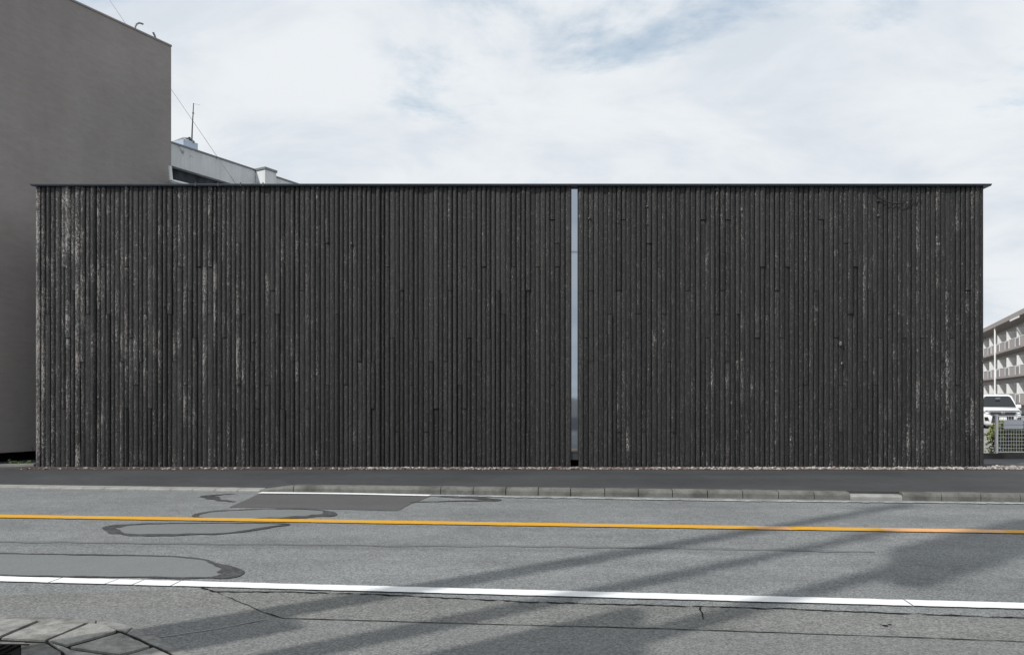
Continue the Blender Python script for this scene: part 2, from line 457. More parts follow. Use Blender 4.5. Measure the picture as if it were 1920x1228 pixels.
def ribbon(name, pts, hw, z, mat, parent=None, jit=0.3, freq=6.0, seed=0.0, taper=False):
    """Band of half width hw (number or one per point) along a ground line, its two edges uneven."""
    n = len(pts)
    vs, fs = [], []
    for i, p in enumerate(pts):
        t = (pts[min(i + 1, n - 1)] - pts[max(i - 1, 0)]); t.z = 0
        if t.length < 1e-6: t = Vector((1, 0, 0))
        t.normalize(); s_ = Vector((-t.y, t.x, 0))
        h = hw[i] if isinstance(hw, (list, tuple)) else hw
        if taper: h *= min(1, 6.0 * min(i, n - 1 - i) / n + 0.05)
        j1 = 1 + jit * 2 * mnoise.noise(Vector((p.x * freq + seed, p.y * freq, 1.3)))
        j2 = 1 + jit * 2 * mnoise.noise(Vector((p.x * freq + seed, p.y * freq, 7.9)))
        for q in (p + s_ * h * j1, p - s_ * h * j2): vs.append((q.x, q.y, z + R2.uniform(-.0004, .0004)))
    for i in range(n - 1): fs.append((2 * i, 2 * i + 1, 2 * i + 3, 2 * i + 2))
    me = bpy.data.meshes.new(name); me.from_pydata(vs, [], fs); me.update()
    bm = bmesh.new(); bm.from_mesh(me)
    for f in bm.faces:
        f.normal_update()
        if f.normal.z < 0: f.normal_flip()
    bm.to_mesh(me); bm.free()
    return link_mesh(name, me, mat, parent)

ground = sheet('ground', [(-900, -900, -0.06), (900, -900, -0.06), (900, 900, -0.06), (-900, 900, -0.06)], M['ground'], kind='structure')
K0 = at(550, 923)                             # a point at the foot of the far kerb
def on_kerb(px, off=0.0, z=0.0):
    """Point of the kerb line in the column px (off: metres behind the kerb's foot)."""
    base = K0 + RN * off
    k = (px - 960) / F
    # base + RU*s with x = k*y
    s_ = (k * base.y - base.x) / (RU.x - k * RU.y)
    p = base + RU * s_; p.z = z
    return p
L = 90.0
road = sheet('road', [K0 - RU * L, K0 + RU * L, K0 + RU * L - RN * 16, K0 - RU * L - RN * 16], M['asphalt'], kind='structure')
# camera-side forecourt strip (behind and below the camera)
sheet('forecourt', [K0 - RU * L - RN * 16, K0 + RU * L - RN * 16, K0 + RU * L - RN * 40, K0 - RU * L - RN * 40], M['pavement'], kind='structure')

def px_line(pts, z=0.0): return [at(x, y, z) for x, y in pts]
# shoulder on the near side of the white line: rough old strip, then a strip beyond the thin seam
def flat(o): return o
sh = rough_line(px_line([(-500, 1098), (0, 1116), (380, 1104), (700, 1115), (1000, 1130), (1430, 1140), (1920, 1160), (2600, 1190)]), 0.08, 0.018, 5)
far_low = [at(2600, 1260), at(1920, 1205), at(1250, 1180), at(530, 1160), at(380, 1140), at(0, 1140), at(-500, 1140)]
sheet('shoulder_strip', [p + Vector((0, 0, .003)) for p in sh] + [p + Vector((0, 0, .003)) for p in far_low], M['shoulder'], road)
sheet('shoulder_strip', [p + Vector((0, 0, .0035)) for p in reversed(far_low)] + [Vector((4.5, 0.8, .0035)), Vector((-9, 1.0, .0035))], M['shoulder_new'], road)
ribbon('seam_crack', rough_line(px_line([(530, 1160), (800, 1168), (1250, 1180), (1600, 1192), (1920, 1204), (2300, 1220)]), 0.05, 0.008, 6), 0.006, 0.008, M['crack'], road, 0.6)
ribbon('edge_crack', rough_line(px_line([(378, 1103), (400, 1110), (560, 1111), (700, 1115), (1000, 1130), (1430, 1141), (1920, 1160), (2400, 1182)]), 0.035, 0.024, 7), 0.011, 0.008, M['crack'], road, 0.9, 14)
ribbon('edge_crack', rough_line(px_line([(395, 1107), (440, 1125), (490, 1147), (530, 1160)]), 0.03, 0.016, 9), 0.0045, 0.0085, M['crack'], road, 0.8)
ribbon('edge_crack', rough_line(px_line([(1313, 1140), (1316, 1150), (1318, 1162)]), 0.02, 0.01, 11), 0.008, 0.0085, M['crack'], road, 0.7)
for x, y, r in ((1660, 1174, 0.022), (1668, 1172, 0.014), (1652, 1172, .008)):
    c = at(x, y)
    sheet('chipped_spot', [(c.x + r * (1 + .5 * mnoise.noise(Vector((a, x, 0)))) * math.cos(a), c.y + r * .8 * math.sin(a), 0.0085) for a in [k * math.pi / 6 for k in range(12)]], M['crack'], road)

# repair patches: a smooth sheet with a tar band of uneven width round it
def repair(pts, hw, mat, seed, close=True, tarmat='tar', jit=.6):
    w = smooth_poly(px_line([(x, y) for x, y in pts]), 3, close)
    w = rough_line(w, 0.1, 0.02, 3.0, close, seed)
    if mat: sheet('asphalt_patch', [p + Vector((0, 0, 0.004)) for p in w], M[mat], road)
    ring = w + [w[0]] if close else w
    n = len(ring)
    hws = []
    for i, p in enumerate(ring):
        k = i / (n - 1) * (len(hw) - 1); j = int(min(k, len(hw) - 2)); hws.append(.8 * (hw[j] * (1 - (k - j)) + hw[j + 1] * (k - j)))
    ribbon('tar_band', ring, hws, 0.0075 + 0.0001 * seed, M[tarmat], road, jit, 5.5, seed)
repair([(-260, 1033), (0, 1038), (160, 1041), (340, 1043), (392, 1052), (425, 1066), (434, 1076), (420, 1082), (385, 1084), (300, 1083), (0, 1080), (-260, 1072)],
       [.02, .03, .03, .03, .09, .11, .04, .025, .02, .02, .02], 'patch_smooth', 1)
repair([(192, 991), (240, 984), (345, 981), (470, 981), (553, 983), (500, 989), (430, 1001), (340, 1002), (255, 1004), (225, 1000)],
       [.11, .05, .035, .03, .06, .06, .05, .07, .05, .09, .11], 'patch_smooth', 2)
repair([(360, 966), (395, 959), (480, 955), (590, 955), (630, 963), (585, 968), (520, 972), (420, 973), (372, 971)],
       [.08, .05, .03, .04, .16, .12, .03, .03, .05, .08], 'patch_smooth', 3)
repair([(440, 926), (410, 928), (385, 931), (405, 937), (440, 941)], [.02, .06, .14, .07, .02], None, 4, False)
repair([(770, 942), (830, 940), (900, 939), (932, 938), (900, 934), (850, 933), (820, 931)], [.04, .04, .05, .15, .09, .03, .02], None, 5, False)
sheet('asphalt_patch', [p + Vector((0, 0, .0055)) for p in rough_line(px_line([(486, 926), (640, 928), (806, 931), (770, 945), (745, 958), (640, 955), (430, 951)]), 0.1, 0.015, 4, True)], M['patch_dark'], road)
# faint dark line along the near lane, and a seam across the shaded shoulder
ribbon('light_seam', rough_line(px_line([(300, 1196), (400, 1181), (500, 1162)]), 0.05, 0.006, 5), 0.006, 0.0088, M['apron'], road, 0.5)

ribbon('faint_dark_line', rough_line(px_line([(-300, 1008), (0, 1016), (250, 1018), (640, 1022), (1000, 1024), (1250, 1027), (1480, 1031), (1640, 1035)]), 0.08, 0.03, 2), 0.045, 0.0045, M['faint_dark'], road, 0.6, 3)

# painted lines
def stripe(name, pts, hw, z, mat, jit=0.06, freq=9.0):
    return ribbon(name, rough_line(px_line(pts), 0.05, 0.004, 6), hw, z, mat, road, jit, freq)
wl_ = lambda x: 1086.5 + (x) * 51.0 / 1920
yl_ = lambda x: 968.5 + (x) * 29.5 / 1920
cuts = [-700, 104, 209, 259, 330, 1703, 2800]
for a, b in zip(cuts, cuts[1:]):
    ribbon('white_edge_line', rough_line(px_line([(a + 1.2, wl_(a)), (b - 1.2, wl_(b))]), 0.05, 0.004, 6), 0.088, 0.012, M['white_paint'], road, 0.05, 9)
segs = [(-700, 1418, 'yellow_paint'), (1418, 1482, 'yellow_paint_worn'), (1482, 1655, 'yellow_paint'), (1655, 1885, 'yellow_paint_worn'), (1885, 2800, 'yellow_paint')]
for a, b, m_ in segs:
    o = stripe('yellow_centre_line', [(a, yl_(a)), (b, yl_(b))], 0.118, 0.012, M[m_])
    if 'worn' in m_: o['label'] = 'faded pinkish stretch of the yellow centre line'
stripe('white_edge_line', [(487, 924.5), (640, 926), (806, 929.5)], 0.085, 0.013, M['white_paint_new'], 0.03)['label'] = 'short fresh white edge line'
stripe('white_edge_line', [(800, 929), (1100, 934.5), (1400, 939.5), (1920, 944.5), (2500, 951)], 0.07, 0.012, M['white_paint_worn'], 0.5)

# --------------------------- far pavement, kerb, gutter
PZ = 0.12
KW = 0.19
FW = 16.67                                    # plane of the timber front
pv = [on_kerb(-2600, KW + .003, PZ), on_kerb(-400, KW + .003, PZ), on_kerb(550, KW + .003, PZ), on_kerb(1920, KW + .003, PZ), on_kerb(3600, KW + .003, PZ)]
pa = on_kerb(550, KW + .003, PZ)
pavement_pts = [on_kerb(487) - RU * L + RN * 1.0, on_kerb(487) + RN * .85, on_kerb(550, KW + .003), K0 + RU * L + RN * (KW + .003)]
for p in pavement_pts: p.z = PZ
pavement = sheet('pavement', pavement_pts + [Vector((95, 17.4, PZ)), Vector((10, 17.4, PZ)), Vector((-13, 20, PZ)), Vector((-93, 30, PZ))], M['pavement'], kind='structure')
kerb = empty('kerb', (K0.x, K0.y, 0), kind='structure')
def kerb_stone(pa_, pb_, h0, h1, mat, name='kerb_stone', gap=0.006, w_=KW, front=0.012):
    d = (pb_ - pa_); ln = d.length; d.normalize(); nn = Vector((-d.y, d.x, 0))
    a_ = pa_ + d * gap; b_ = pb_ - d * gap
    mb = MB()
    k = max(1, int(ln / 0.3))
    prof = [(0, -0.05), (0.0, .62), (.3, .93), (1.0, 1.0), (1.0 + 1e-3, 1.0)]
    rows = []
    vs, fs = [], []
    for i in range(k + 1):
        p = a_.lerp(b_, i / k); h = h0 + (h1 - h0) * i / k
        jj = 0.006 * mnoise.noise(p * 3.1)
        for (o_, z_) in ((front * 0 + jj, -0.05), (0.006 + jj, h * .6), (0.022 + jj, h - 0.016), (0.042, h), (w_, h + 0.004), (w_, -0.05)):
            q = p + nn * o_; vs.append((q.x, q.y, z_))
    m6 = 6
    for i in range(k):
        for j in range(5):
            fs.append((i * m6 + j, (i + 1) * m6 + j, (i + 1) * m6 + j + 1, i * m6 + j + 1))
    fs.append(tuple(reversed(range(6)))); fs.append(tuple(range(k * m6, k * m6 + 6)))
    mb.add(vs, fs)
    return mb.build(name, mat, kerb, world=True, fix=True)
joints = [550, 826, 887, 948, 1009, 1070, 1134, 1197, 1261, 1327, 1393, 1460, 1527, 1594]
for a, b in zip(joints, joints[1:]): kerb_stone(on_kerb(a), on_kerb(b), PZ + R.uniform(-.004, .006), PZ + R.uniform(-.004, .006), M['kerb'])
kerb_stone(on_kerb(1594) + RN * .01, on_kerb(1693) + RN * .01, 0.078, 0.078, M['apron'], 'dropped_kerb', 0.002, KW - .01, .03)
ra, rb = on_kerb(1594), on_kerb(1693)
MB().prism([(ra + RN * (KW - .006)).to_2d(), (rb + RN * (KW - .006)).to_2d(), (rb + RN * (KW + .0015)).to_2d(), (ra + RN * (KW + .0015)).to_2d()], 0.0, PZ + .001).build('pavement_riser', M['pavement'], kerb, world=True)
j = on_kerb(1693); q = [j + RU * (0.60 * i) for i in range(0, 16)]
for i in range(15): kerb_stone(q[i], q[i + 1], PZ, PZ + R.uniform(-.004, .004), M['kerb'])
kerb_stone(on_kerb(487), on_kerb(550), 0.035, PZ, M['kerb'], 'kerb_ramp_stone')
# flush gutter blocks to the left of the ramp, the drive apron
base = on_kerb(487)
for i in range(22):
    a_ = base - RU * (0.42 * (i + 1)); b_ = base - RU * (0.42 * i)
    kerb_stone(a_, b_, 0.034, 0.034, M['apron'], 'gutter_block', 0.005, 0.30)
v3 = lambda p, z: Vector((p.x, p.y, z))
sheet('drive_apron', [v3(base - RU * L + RN * .29, .034), v3(base + RN * .29, .034), v3(base + RN * .85, PZ), v3(base - RU * L + RN * 1.0, PZ)], M['pavement'], kerb)
sheet('drive_apron', [v3(base + RN * .17, .034), v3(on_kerb(550, KW - .004), PZ - .002), v3(base + RN * .85, PZ)], M['pavement'], kerb)
gb = MB()
# pale concrete edge of the neighbour's plot on the far left
e0, e1 = at(-120, 878.5, PZ), at(63, 874, PZ)
d = (e1 - e0).normalized(); nn = Vector((-d.y, d.x, 0))
MB().prism([(e0 - d * 4).to_2d(), e1.to_2d(), (e1 + nn * .16).to_2d(), (e0 - d * 4 + nn * .16).to_2d()], 0.05, PZ + .05).build('plot_edging', M['apron'])
bpy.data.objects['plot_edging']['kind'] = 'structure'

# dirt strip under the gravel
sheet('dirt_strip', [Vector((-10.9, 16.0, PZ + .004)), Vector((16, 15.85, PZ + .004)), Vector((16, FW + .3, PZ + .004)), Vector((-10.9, FW + .3, PZ + .004))], M['dirt'], kind='structure')

# --------------------------- concrete drain slabs at the lower left
drain = empty('drain_channel', at(120, 1190), kind='structure')
def slab(pts, z1=0.022, mat='slab', name='drain_slab'):
    w_ = rough_line(px_line(pts), 0.05, 0.006, 9, True, R.random() * 50)
    MB().prism([p.to_2d() for p in w_], -0.03, z1 + R.uniform(-.002, .003)).build(name, M[mat], drain, world=True)
slab([(-150, 1160), (70, 1168), (-3, 1199), (-150, 1196)])
slab([(79, 1168.5), (160, 1172), (84, 1205), (3, 1201)])
slab([(168, 1173), (195, 1176), (217, 1186), (213, 1190), (124, 1214), (92, 1205.5)])
slab([(225, 1192), (280, 1217), (226, 1232), (132, 1219)])
slab([(288, 1220), (350, 1252), (240, 1262), (230, 1237)])
slab([(40, 1209), (85, 1209.5), (113, 1226), (125, 1262), (40, 1262)], 0.016, 'curb_mid')
slab([(93, 1209), (121, 1217), (131, 1222), (222, 1236), (232, 1262), (137, 1262), (119, 1226)], 0.018)
slab([(-150, 1203), (46, 1207), (46, 1210.5), (-150, 1207)], 0.016, 'curb_mid')
o = sheet('drain_bed', [p + Vector((0, 0, 0.0075)) for p in px_line([(-150, 1157), (165, 1169), (205, 1176), (240, 1188), (350, 1240), (420, 1300), (-150, 1300)])], M['crack'])
o.parent = drain; o.data.transform(world_of(drain).inverted())
# narrow kerb strip round the slabs
for pts in ([(-150, 1152), (180, 1164), (178, 1171), (-150, 1159)], [(182, 1164), (215, 1169), (247, 1179), (236, 1189), (206, 1178), (181, 1172)], [(249, 1181), (300, 1201), (360, 1232), (420, 1262), (385, 1262), (320, 1227), (239, 1190)]):
    slab(pts, 0.014, 'curb_mid2', 'gutter_edging')
# sunken grate at the corner of the picture
g = MB()
g0 = at(-20, 1222, 0)
for k in range(7): g.box((-.22 + k * .056, -.085, 0), (-.19 + k * .056, .085, .012))
g.box((-.24, -.1, 0), (.2, -.086, .012)); g.box((-.24, .086, 0), (.2, .1, .012))
go = g.build('drain_grate', M['black'], drain); go.location = g0 - drain.location + Vector((0, 0, .009))  # bars coloured black for the dark of the opening

# ------------------------------------------------------------------ timber-clad building
XL, XR = (66 - 960) / F * FW, (1845 - 960) / F * FW
def wx(px): return (px - 960) / F * FW
def wz(py): return CH - (py - HZ) / F * FW
ZB, ZT = wz(874.5), wz(350.5)
LD = Vector((0.489, 0.872))                   # direction of the left flank (that of the grey neighbour)
bld = empty('timber_clad_building', ((XL + XR) / 2, FW, PZ), 'long windowless black building clad in charred upright timber boards', 'building')
depth = 9.5
sl, sr = wx(1070.5), wx(1084.5)
wall = MB()
bk = FW + 0.035
def blk(x0, x1, name, z0=PZ + .05, z1=ZT):
    return x0, x1
off = LD * (depth / LD.y)
# backing wall: a slanted plan, left of the slit, right of the slit, and behind it
wall.prism([(XL + .03, bk), (sl - .01, bk), (sl - .01, FW + depth), (XL + .03 + off.x, FW + depth)], ZB - .0, ZT - .01)
wall.prism([(sr + .01, bk), (XR - .02, bk), (XR - .02, FW + .3), (7.9, FW + .3), (7.9, FW + depth), (sr + .01, FW + depth)], ZB - .0, ZT - .01)
wall.build('wall', M['plinth'], bld, world=True)
pl = MB()
pl.prism([(XL + .1, bk + .06), (XR - .08, bk + .06), (XR - .08, FW + .25), (7.8, FW + .25), (7.8, FW + depth - .1), (XL + .1 + off.x, FW + depth - .1)], PZ - .05, ZB - .002)
pl.build('plinth', M['plinth'], bld, world=True)
cp = MB()
zc0, zc1 = wz(350.4), wz(347.3)
cp.prism([(wx(61.5), FW - .085), (wx(1854.5), FW - .085), (wx(1854.5), FW + .34), (8.0, FW + .34), (8.0, FW + depth + .05), (wx(61.5) + off.x, FW + depth)], zc0, zc1)
cp.build('coping', M['coping'], bld, world=True)
lip = MB(); lip.box((wx(61.5) - .004, FW - .098, zc1 - .018), (wx(1854.5) + .004, FW - .0855, zc1 + .004))
lip.build('coping_lip', M['coping'], bld, world=True)
cb = MB()
for px in (370, 412, 454, 496):
    MB().box((wx(px) - .014, FW - .104, zc0 - .012), (wx(px) + .014, FW - .0985, zc1 + .03)).build('coping_clip', M['dark_steel'], bld, world=True)
MB().tube([(wx(428), FW + .25, zc1 + .05), (wx(480), FW + .25, zc1 + .045), (wx(527), FW + .25, zc1 + .05)], 0.006, 5).build('roof_wire', M['dark_steel'], bld, world=True)
# glazed slit
win = MB(); win.box((sl + .014, FW + .055, wz(846)), (sr - .014, FW + .075, ZT - .002))
slit = MB()
slit.box((sl, FW + .02, wz(862)), (sl + .014, FW + .1, ZT - .002)); slit.box((sr - .014, FW + .02, wz(862)), (sr, FW + .1, ZT - .002))
slit.box((sl + .014, FW + .02, wz(847) - .02), (sr - .014, FW + .1, wz(847)))
fr = slit.build('slit_window', M['dark_steel'], bld, world=True); fr['label'] = 'tall narrow window slit reflecting the sky'
wo = win.build('pane', M['glass'], fr)
wo.data.transform(world_of(bld).inverted())
MB().box((sl + .014, FW + .03, wz(862)), (sr - .014, FW + .09, wz(847) - .022)).build('sill_panel', M['dark_steel'], bld, world=True)

# boards: every visible butt joint of the photograph is a row (0-9) in a column
ROW = [413.3 + 44.2 * i for i in range(10)]
J = {0: [1032, 1317, 1363, 1170, 1539], 1: [447, 612, 1041, 1215, 1585],
     2: [117, 191, 238, 337, 375, 394, 724, 871, 907, 962, 1006, 1049, 1233, 1428, 1474, 1604],
     3: [135, 357, 512, 567, 752, 843, 934, 988, 1106, 1161, 1290, 1354, 1456, 1530, 1631, 1724, 1777, 1816],
     4: [90, 162, 200, 273, 319, 393, 457, 521, 631, 944, 1197, 1243, 1143, 1381, 1344, 1595, 1669, 1437],
     5: [126, 245, 365, 419, 733, 778, 880, 916, 1098, 1181, 1327, 1418, 1465, 1568, 1651, 1696, 1732, 1788],
     6: [225, 263, 328, 157, 475, 548, 676, 704, 805, 832, 897, 951, 1032, 1252, 1317, 1363, 1113, 1624, 1770, 1446],
     7: [254, 400, 345, 446, 502, 650, 612, 861, 1040, 769, 1217, 1511, 1577, 1641, 1797, 1840],
     8: [116, 236, 281, 437, 530, 576, 696, 484, 815, 870, 907, 1133, 1559, 1603],
     9: [135, 217, 464, 408, 796, 842, 988, 749, 1106, 1206, 1262, 1400, 1161, 1576, 1633, 1815]}
cols = []
for a, b, n in ((66.5, 1070.3, 110), (1084.7, 1845.2, 83)):
    ws = [1 + R.uniform(-.10, .10) for _ in range(n)]; tot = sum(ws); x = a
    for w_ in ws:
        x2 = x + (b - a) * w_ / tot; cols.append((x, x2)); x = x2
jo = {}
for r_, xs in J.items():
    for px in xs:
        i = min(range(len(cols)), key=lambda k: abs((cols[k][0] + cols[k][1]) / 2 - px))
        jo.setdefault(i, set()).add(r_)
boards = []
for i, (xa, xb) in enumerate(cols):
    ys = [ZT - R.uniform(0, .004)] + [wz(ROW[r_]) for r_ in sorted(jo.get(i, ()))] + [ZB + R.uniform(-.006, .008)]
    u = i / len(cols)
    for k in range(len(ys) - 1): boards.append((i, wx(xa), wx(xb), ys[k], ys[k + 1] + (0.016 if k < len(ys) - 2 else 0), u))
def board_mesh(x0, x1, zt, zb, u):
    rr = R.random()
    s_ = R.random()
    vs, fs, sm = [], [], []
    NP = 8
    rows = max(2, int((zt - zb) / 0.28) + 1)
    th = 0.006 + R.random() * 0.036
    roundish = (1 - 0.42 * min(1, max(0, (u - .05) / .75)))         # the left boards are rounder
    bulge = (0.006 + 0.036 * R.random()) * roundish + 0.003
    pw = 2.0 + 3.5 * (1 - roundish) + R.random()
    tilt = R.uniform(-.006, .006)
    gap = 0.0035 + 0.008 * R.random() ** 2.5
    sx = R.random() * 100
    for j in range(rows + 1):
        z = zt + (zb - zt) * j / rows
        e1_ = 0.0035 * mnoise.noise(Vector((sx, z * 2.3, 0))) ; e2_ = 0.0035 * mnoise.noise(Vector((sx, z * 2.3, 9)))
        dd = 0.005 * mnoise.noise(Vector((sx, z * 1.1, 5))) * (0.5 + roundish)
        xa_, xb_ = x0 + gap + e1_ * .5, x1 - gap + e2_ * .5
        vs.append((xa_, bk, z))
        for k in range(NP):
            t_ = k / (NP - 1)
            b_ = bulge * (1 - abs(2 * t_ - 1) ** pw)
            vs.append((xa_ + (xb_ - xa_) * t_, FW + .03 - th - b_ - dd * math.sin(math.pi * t_) - tilt * (t_ - .5) * 2, z))
        vs.append((xb_, bk, z))
    n = NP + 2
    def strip(k0, k1, smooth):
        o_ = len(out); m_ = k1 - k0 + 1
        for j in range(rows + 1): out.extend(vs[j * n + k0: j * n + k1 + 1])
        for j in range(rows):
            for k in range(m_ - 1):
                fs.append((o_ + j * m_ + k, o_ + (j + 1) * m_ + k, o_ + (j + 1) * m_ + k + 1, o_ + j * m_ + k + 1)); sm.append(smooth)
    out = []; ac = []
    strip(0, 1, False); strip(1, n - 2, True); strip(n - 2, n - 1, False)
    o_ = len(out); out.extend(vs[:n]); fs.append(tuple(range(o_, o_ + n))); sm.append(False)
    o_ = len(out); out.extend(vs[rows * n:]); fs.append(tuple(reversed(range(o_, o_ + n)))); sm.append(False)
    vs = out
    ac = [min(1, max(0, (v[0] - x0) / (x1 - x0))) for v in vs]
    # peeling: strongest high on the left, and in odd single boards
    zc_ = (zt + zb) / 2
    pe = 0.27 + 0.34 * max(0, 1 - u / .32) + 0.09 * max(0, (u - .62) / .38) + R.random() ** 2.2 * (0.36 if u < .4 else 0.2) - 0.12 * (1 if .3 < u < .6 else 0)
    pe *= 1.0 if zc_ > 3.0 or u > .3 else .85
    return vs, fs, sm, s_, max(0.02, min(1.0, pe)), ac
order = sorted(range(len(boards)), key=lambda k: -(boards[k][3] - boards[k][4]))
single = set(order[:300])
rest = MB(); rest_seed, rest_peel, rest_ac = [], [], []
def add_attr(me, name, vals):
    at_ = me.attributes.new(name, 'FLOAT', 'POINT'); at_.data.foreach_set('value', vals)
inv_b = world_of(bld).inverted()
for k, (i, x0, x1, zt, zb, u) in enumerate(boards):
    vs, fs, sm, s_, pe, ac = board_mesh(x0, x1, zt, zb, u)
    if k in single:
        me = bpy.data.meshes.new('timber_board'); me.from_pydata(vs, [], fs); me.update()
        me.polygons.foreach_set('use_smooth', sm)
        add_attr(me, 'seed', [s_] * len(vs)); add_attr(me, 'peel', [pe] * len(vs)); add_attr(me, 'across', ac)
        me.transform(inv_b)
        link_mesh('timber_board', me, M['timber'], bld)
    else:
        n0 = len(rest.v); rest.v += vs
        for f, s2 in zip(fs, sm): rest.f.append(tuple(n0 + q_ for q_ in f)); rest.sm.append(s2)
        rest_seed += [s_] * len(vs); rest_peel += [pe] * len(vs); rest_ac += ac
me = rest.mesh('short_timber_boards'); add_attr(me, 'seed', rest_seed); add_attr(me, 'peel', rest_peel); add_attr(me, 'across', rest_ac)
me.transform(inv_b)
o = link_mesh('short_timber_boards', me, M['timber'], bld); o['kind'] = 'stuff'
# knots standing out of the boards
bm0 = bmesh.new(); bmesh.ops.create_icosphere(bm0, subdivisions=2, radius=1)
kv = [v.co.copy() for v in bm0.verts]; bm0.verts.index_update(); kf = [[v.index for v in f.verts] for f in bm0.faces]; bm0.free()
for px, py, r_ in ((1575, 645, .045), (659, 458, .035), (1577, 682, .026), (310, 575, .03), (475, 640, .03), (1105, 410, .03), (1159, 392, .024), (1159, 418, .024), (1390, 395, .022), (186, 745, .024), (1213, 388, .02), (1213, 421, .02), (1645, 377, .026), (1645, 405, .026)):
    c = Vector((wx(px), FW - .028, wz(py))); sd_ = R.random() * 50
    vs = [c + Vector((v.x * r_ * .8, v.y * r_ * .9, v.z * r_ * 1.2)) * (1 + .5 * mnoise.noise(v * 1.6 + Vector((sd_, 0, 0)))) for v in kv]
    me = MB().add(vs, kf, True).mesh('knot'); add_attr(me, 'seed', [R.random()] * len(vs)); add_attr(me, 'peel', [.75] * len(vs))
    me.transform(inv_b); link_mesh('knot', me, M['timber'], bld)
# a thin cable hanging loose across the boards
cpts = [(wx(1636) + (wx(1718) - wx(1636)) * k / 16, FW - .08, wz(368 + 17 * (1 - (2 * (k / 16 - .02) - 1) ** 2) - 3.0 * k / 16)) for k in range(17)]
props(MB().tube(cpts, 0.013, 6).build('loose_cable', M['cable']), 'short black cable drooping across the upper right boards of the black wall', 'cable')

# gravel strip at the foot of the wall
gm = MB(); tones = []
bm0 = bmesh.new(); bmesh.ops.create_icosphere(bm0, subdivisions=1, radius=1)
iv = [v.co.copy() for v in bm0.verts]; bm0.verts.index_update(); jf = [[v.index for v in f.verts] for f in bm0.faces]; bm0.free()
gr = random.Random(3)
count = 0
while count < 5200:
    x = gr.uniform(-10.6, 15.5)
    px = 960 + x / FW * F
    dens = 0.05 if px < 250 else 0.16 if px < 640 else 0.62 if px < 1300 else 1.0
    dens *= 0.35 + 1.3 * max(0, mnoise.noise(Vector((x * 1.7, 4.2, 0))) + .35)
    if px > 1300: dens = max(dens, .75)
    if gr.random() > dens: continue
    w_ = 0.33 if px > 1300 else .26
    y = 16.02 + gr.random() * w_ + 0.04 * math.sin(x * 2.1)
    if x > XR + .1: y = 16.0 + gr.random() * .75
    r_ = 0.012 + 0.028 * gr.random() ** 2
    rot = Matrix.Rotation(gr.random() * 6.28, 3, 'Z') @ Matrix.Rotation(gr.random() * .8 - .4, 3, 'X')
    sc = Vector((1 + gr.random() * .5, .8 + gr.random() * .3, .5 + gr.random() * .4))
    vs = [Vector((x, y, PZ + r_ * .45)) + rot @ Vector((v.x * sc.x, v.y * sc.y, v.z * sc.z)) * r_ * (1 + gr.uniform(-.18, .18)) for v in iv]
    gm.add(vs, jf)
    tn = gr.random() * (0.75 if px < 1300 else 1.0) if gr.random() < .75 else gr.uniform(.7, 1)
    tones += [tn] * len(vs); count += 1
me = gm.mesh('gravel'); add_attr(me, 'tone', tones)
o = link_mesh('gravel', me, M['gravel']); o['kind'] = 'stuff'; o['label'] = 'pale gravel scattered along the foot of the black wall'

# ------------------------------------------------------------------ grey building on the left
GC = Vector((-9.95, 21.8)); GU = Vector((0.489, 0.872)).normalized(); GN = Vector((0.872, -0.489))
def gpt(s_, o_, z): return Vector((GC.x + GU.x * s_ + GN.x * o_, GC.y + GU.y * s_ + GN.y * o_, z))   # s along the flank (0 at the far corner), o outwards
gz1 = 11.94
gb = empty('grey_building', gpt(-5.5, -4, 0), 'tall windowless grey rendered building at the left edge', 'building')
def gprism(mb, s0, s1, o0, o1, z0, z1):
    return mb.prism([gpt(s0, o0, 0).to_2d(), gpt(s1, o0, 0).to_2d(), gpt(s1, o1, 0).to_2d(), gpt(s0, o1, 0).to_2d()], z0, z1)
gprism(MB(), -5.6, 0, -9, 0, 0.345, gz1 - .05).build('wall', M['stucco'], gb, world=True)
gprism(MB(), -5.3, -.3, -8.7, -.3, -.02, 0.343).build('recessed_base', M['black'], gb, world=True)  # shade of the gap put into its black colour
gprism(MB(), -5.62, .012, -9.01, .02, gz1 - .048, gz1).build('roof_edge', M['stucco'], gb, world=True)
def roof_pipe(s_, pts, r_):
    MB().tube([gpt(s_ + a, -.12, gz1 - .05 + z) for a, z in pts], r_, 8).build('vent_pipe', M['steel'], gb, world=True)
roof_pipe(-1.05, [(0, 0), (0, .16), (.04, .25), (.12, .32), (.24, .34)], .025)
roof_pipe(-.42, [(0, 0), (0, .1), (-.03, .17), (-.08, .24)], .03)
# thin rusty wire down the flank near the black building
MB().tube([atd(22, 758, 18.05), atd(45, 805, 18.3), atd(63, 846, 18.45)], 0.006, 5).build('earth_wire', M['rust'], gb, world=True)

# ------------------------------------------------------------------ older white building behind
WU = Vector((0.50, 0.866)).normalized(); WN = Vector((0.866, -0.5))
W0 = Vector((-10.55, 24.4))
def wpt(s_, o_, z): return Vector((W0.x + WU.x * s_ + WN.x * o_, W0.y + WU.y * s_ + WN.y * o_, z))
def wprism(mb, s0, s1, o0, o1, z0, z1):
    return mb.prism([wpt(s0, o0, 0).to_2d(), wpt(s1, o0, 0).to_2d(), wpt(s1, o1, 0).to_2d(), wpt(s0, o1, 0).to_2d()], z0, z1)
def s_of(px):     # where along the facade a column of the photograph falls
    k = (px - 960) / F
    return (k * W0.y - W0.x) / (WU.x - k * WU.y)
def z_of(px, py, o_=0.0):
    p = wpt(s_of(px), 0, 0); return CH + (HZ - py) / F * p.y
wb = empty('white_building', wpt(6, -5, 0), 'old stained white concrete building rising behind the black wall', 'building')
s1_, s2_ = s_of(319), s_of(548) + 14
zt_ = z_of(321, 268.5); zl_ = z_of(322, 311)
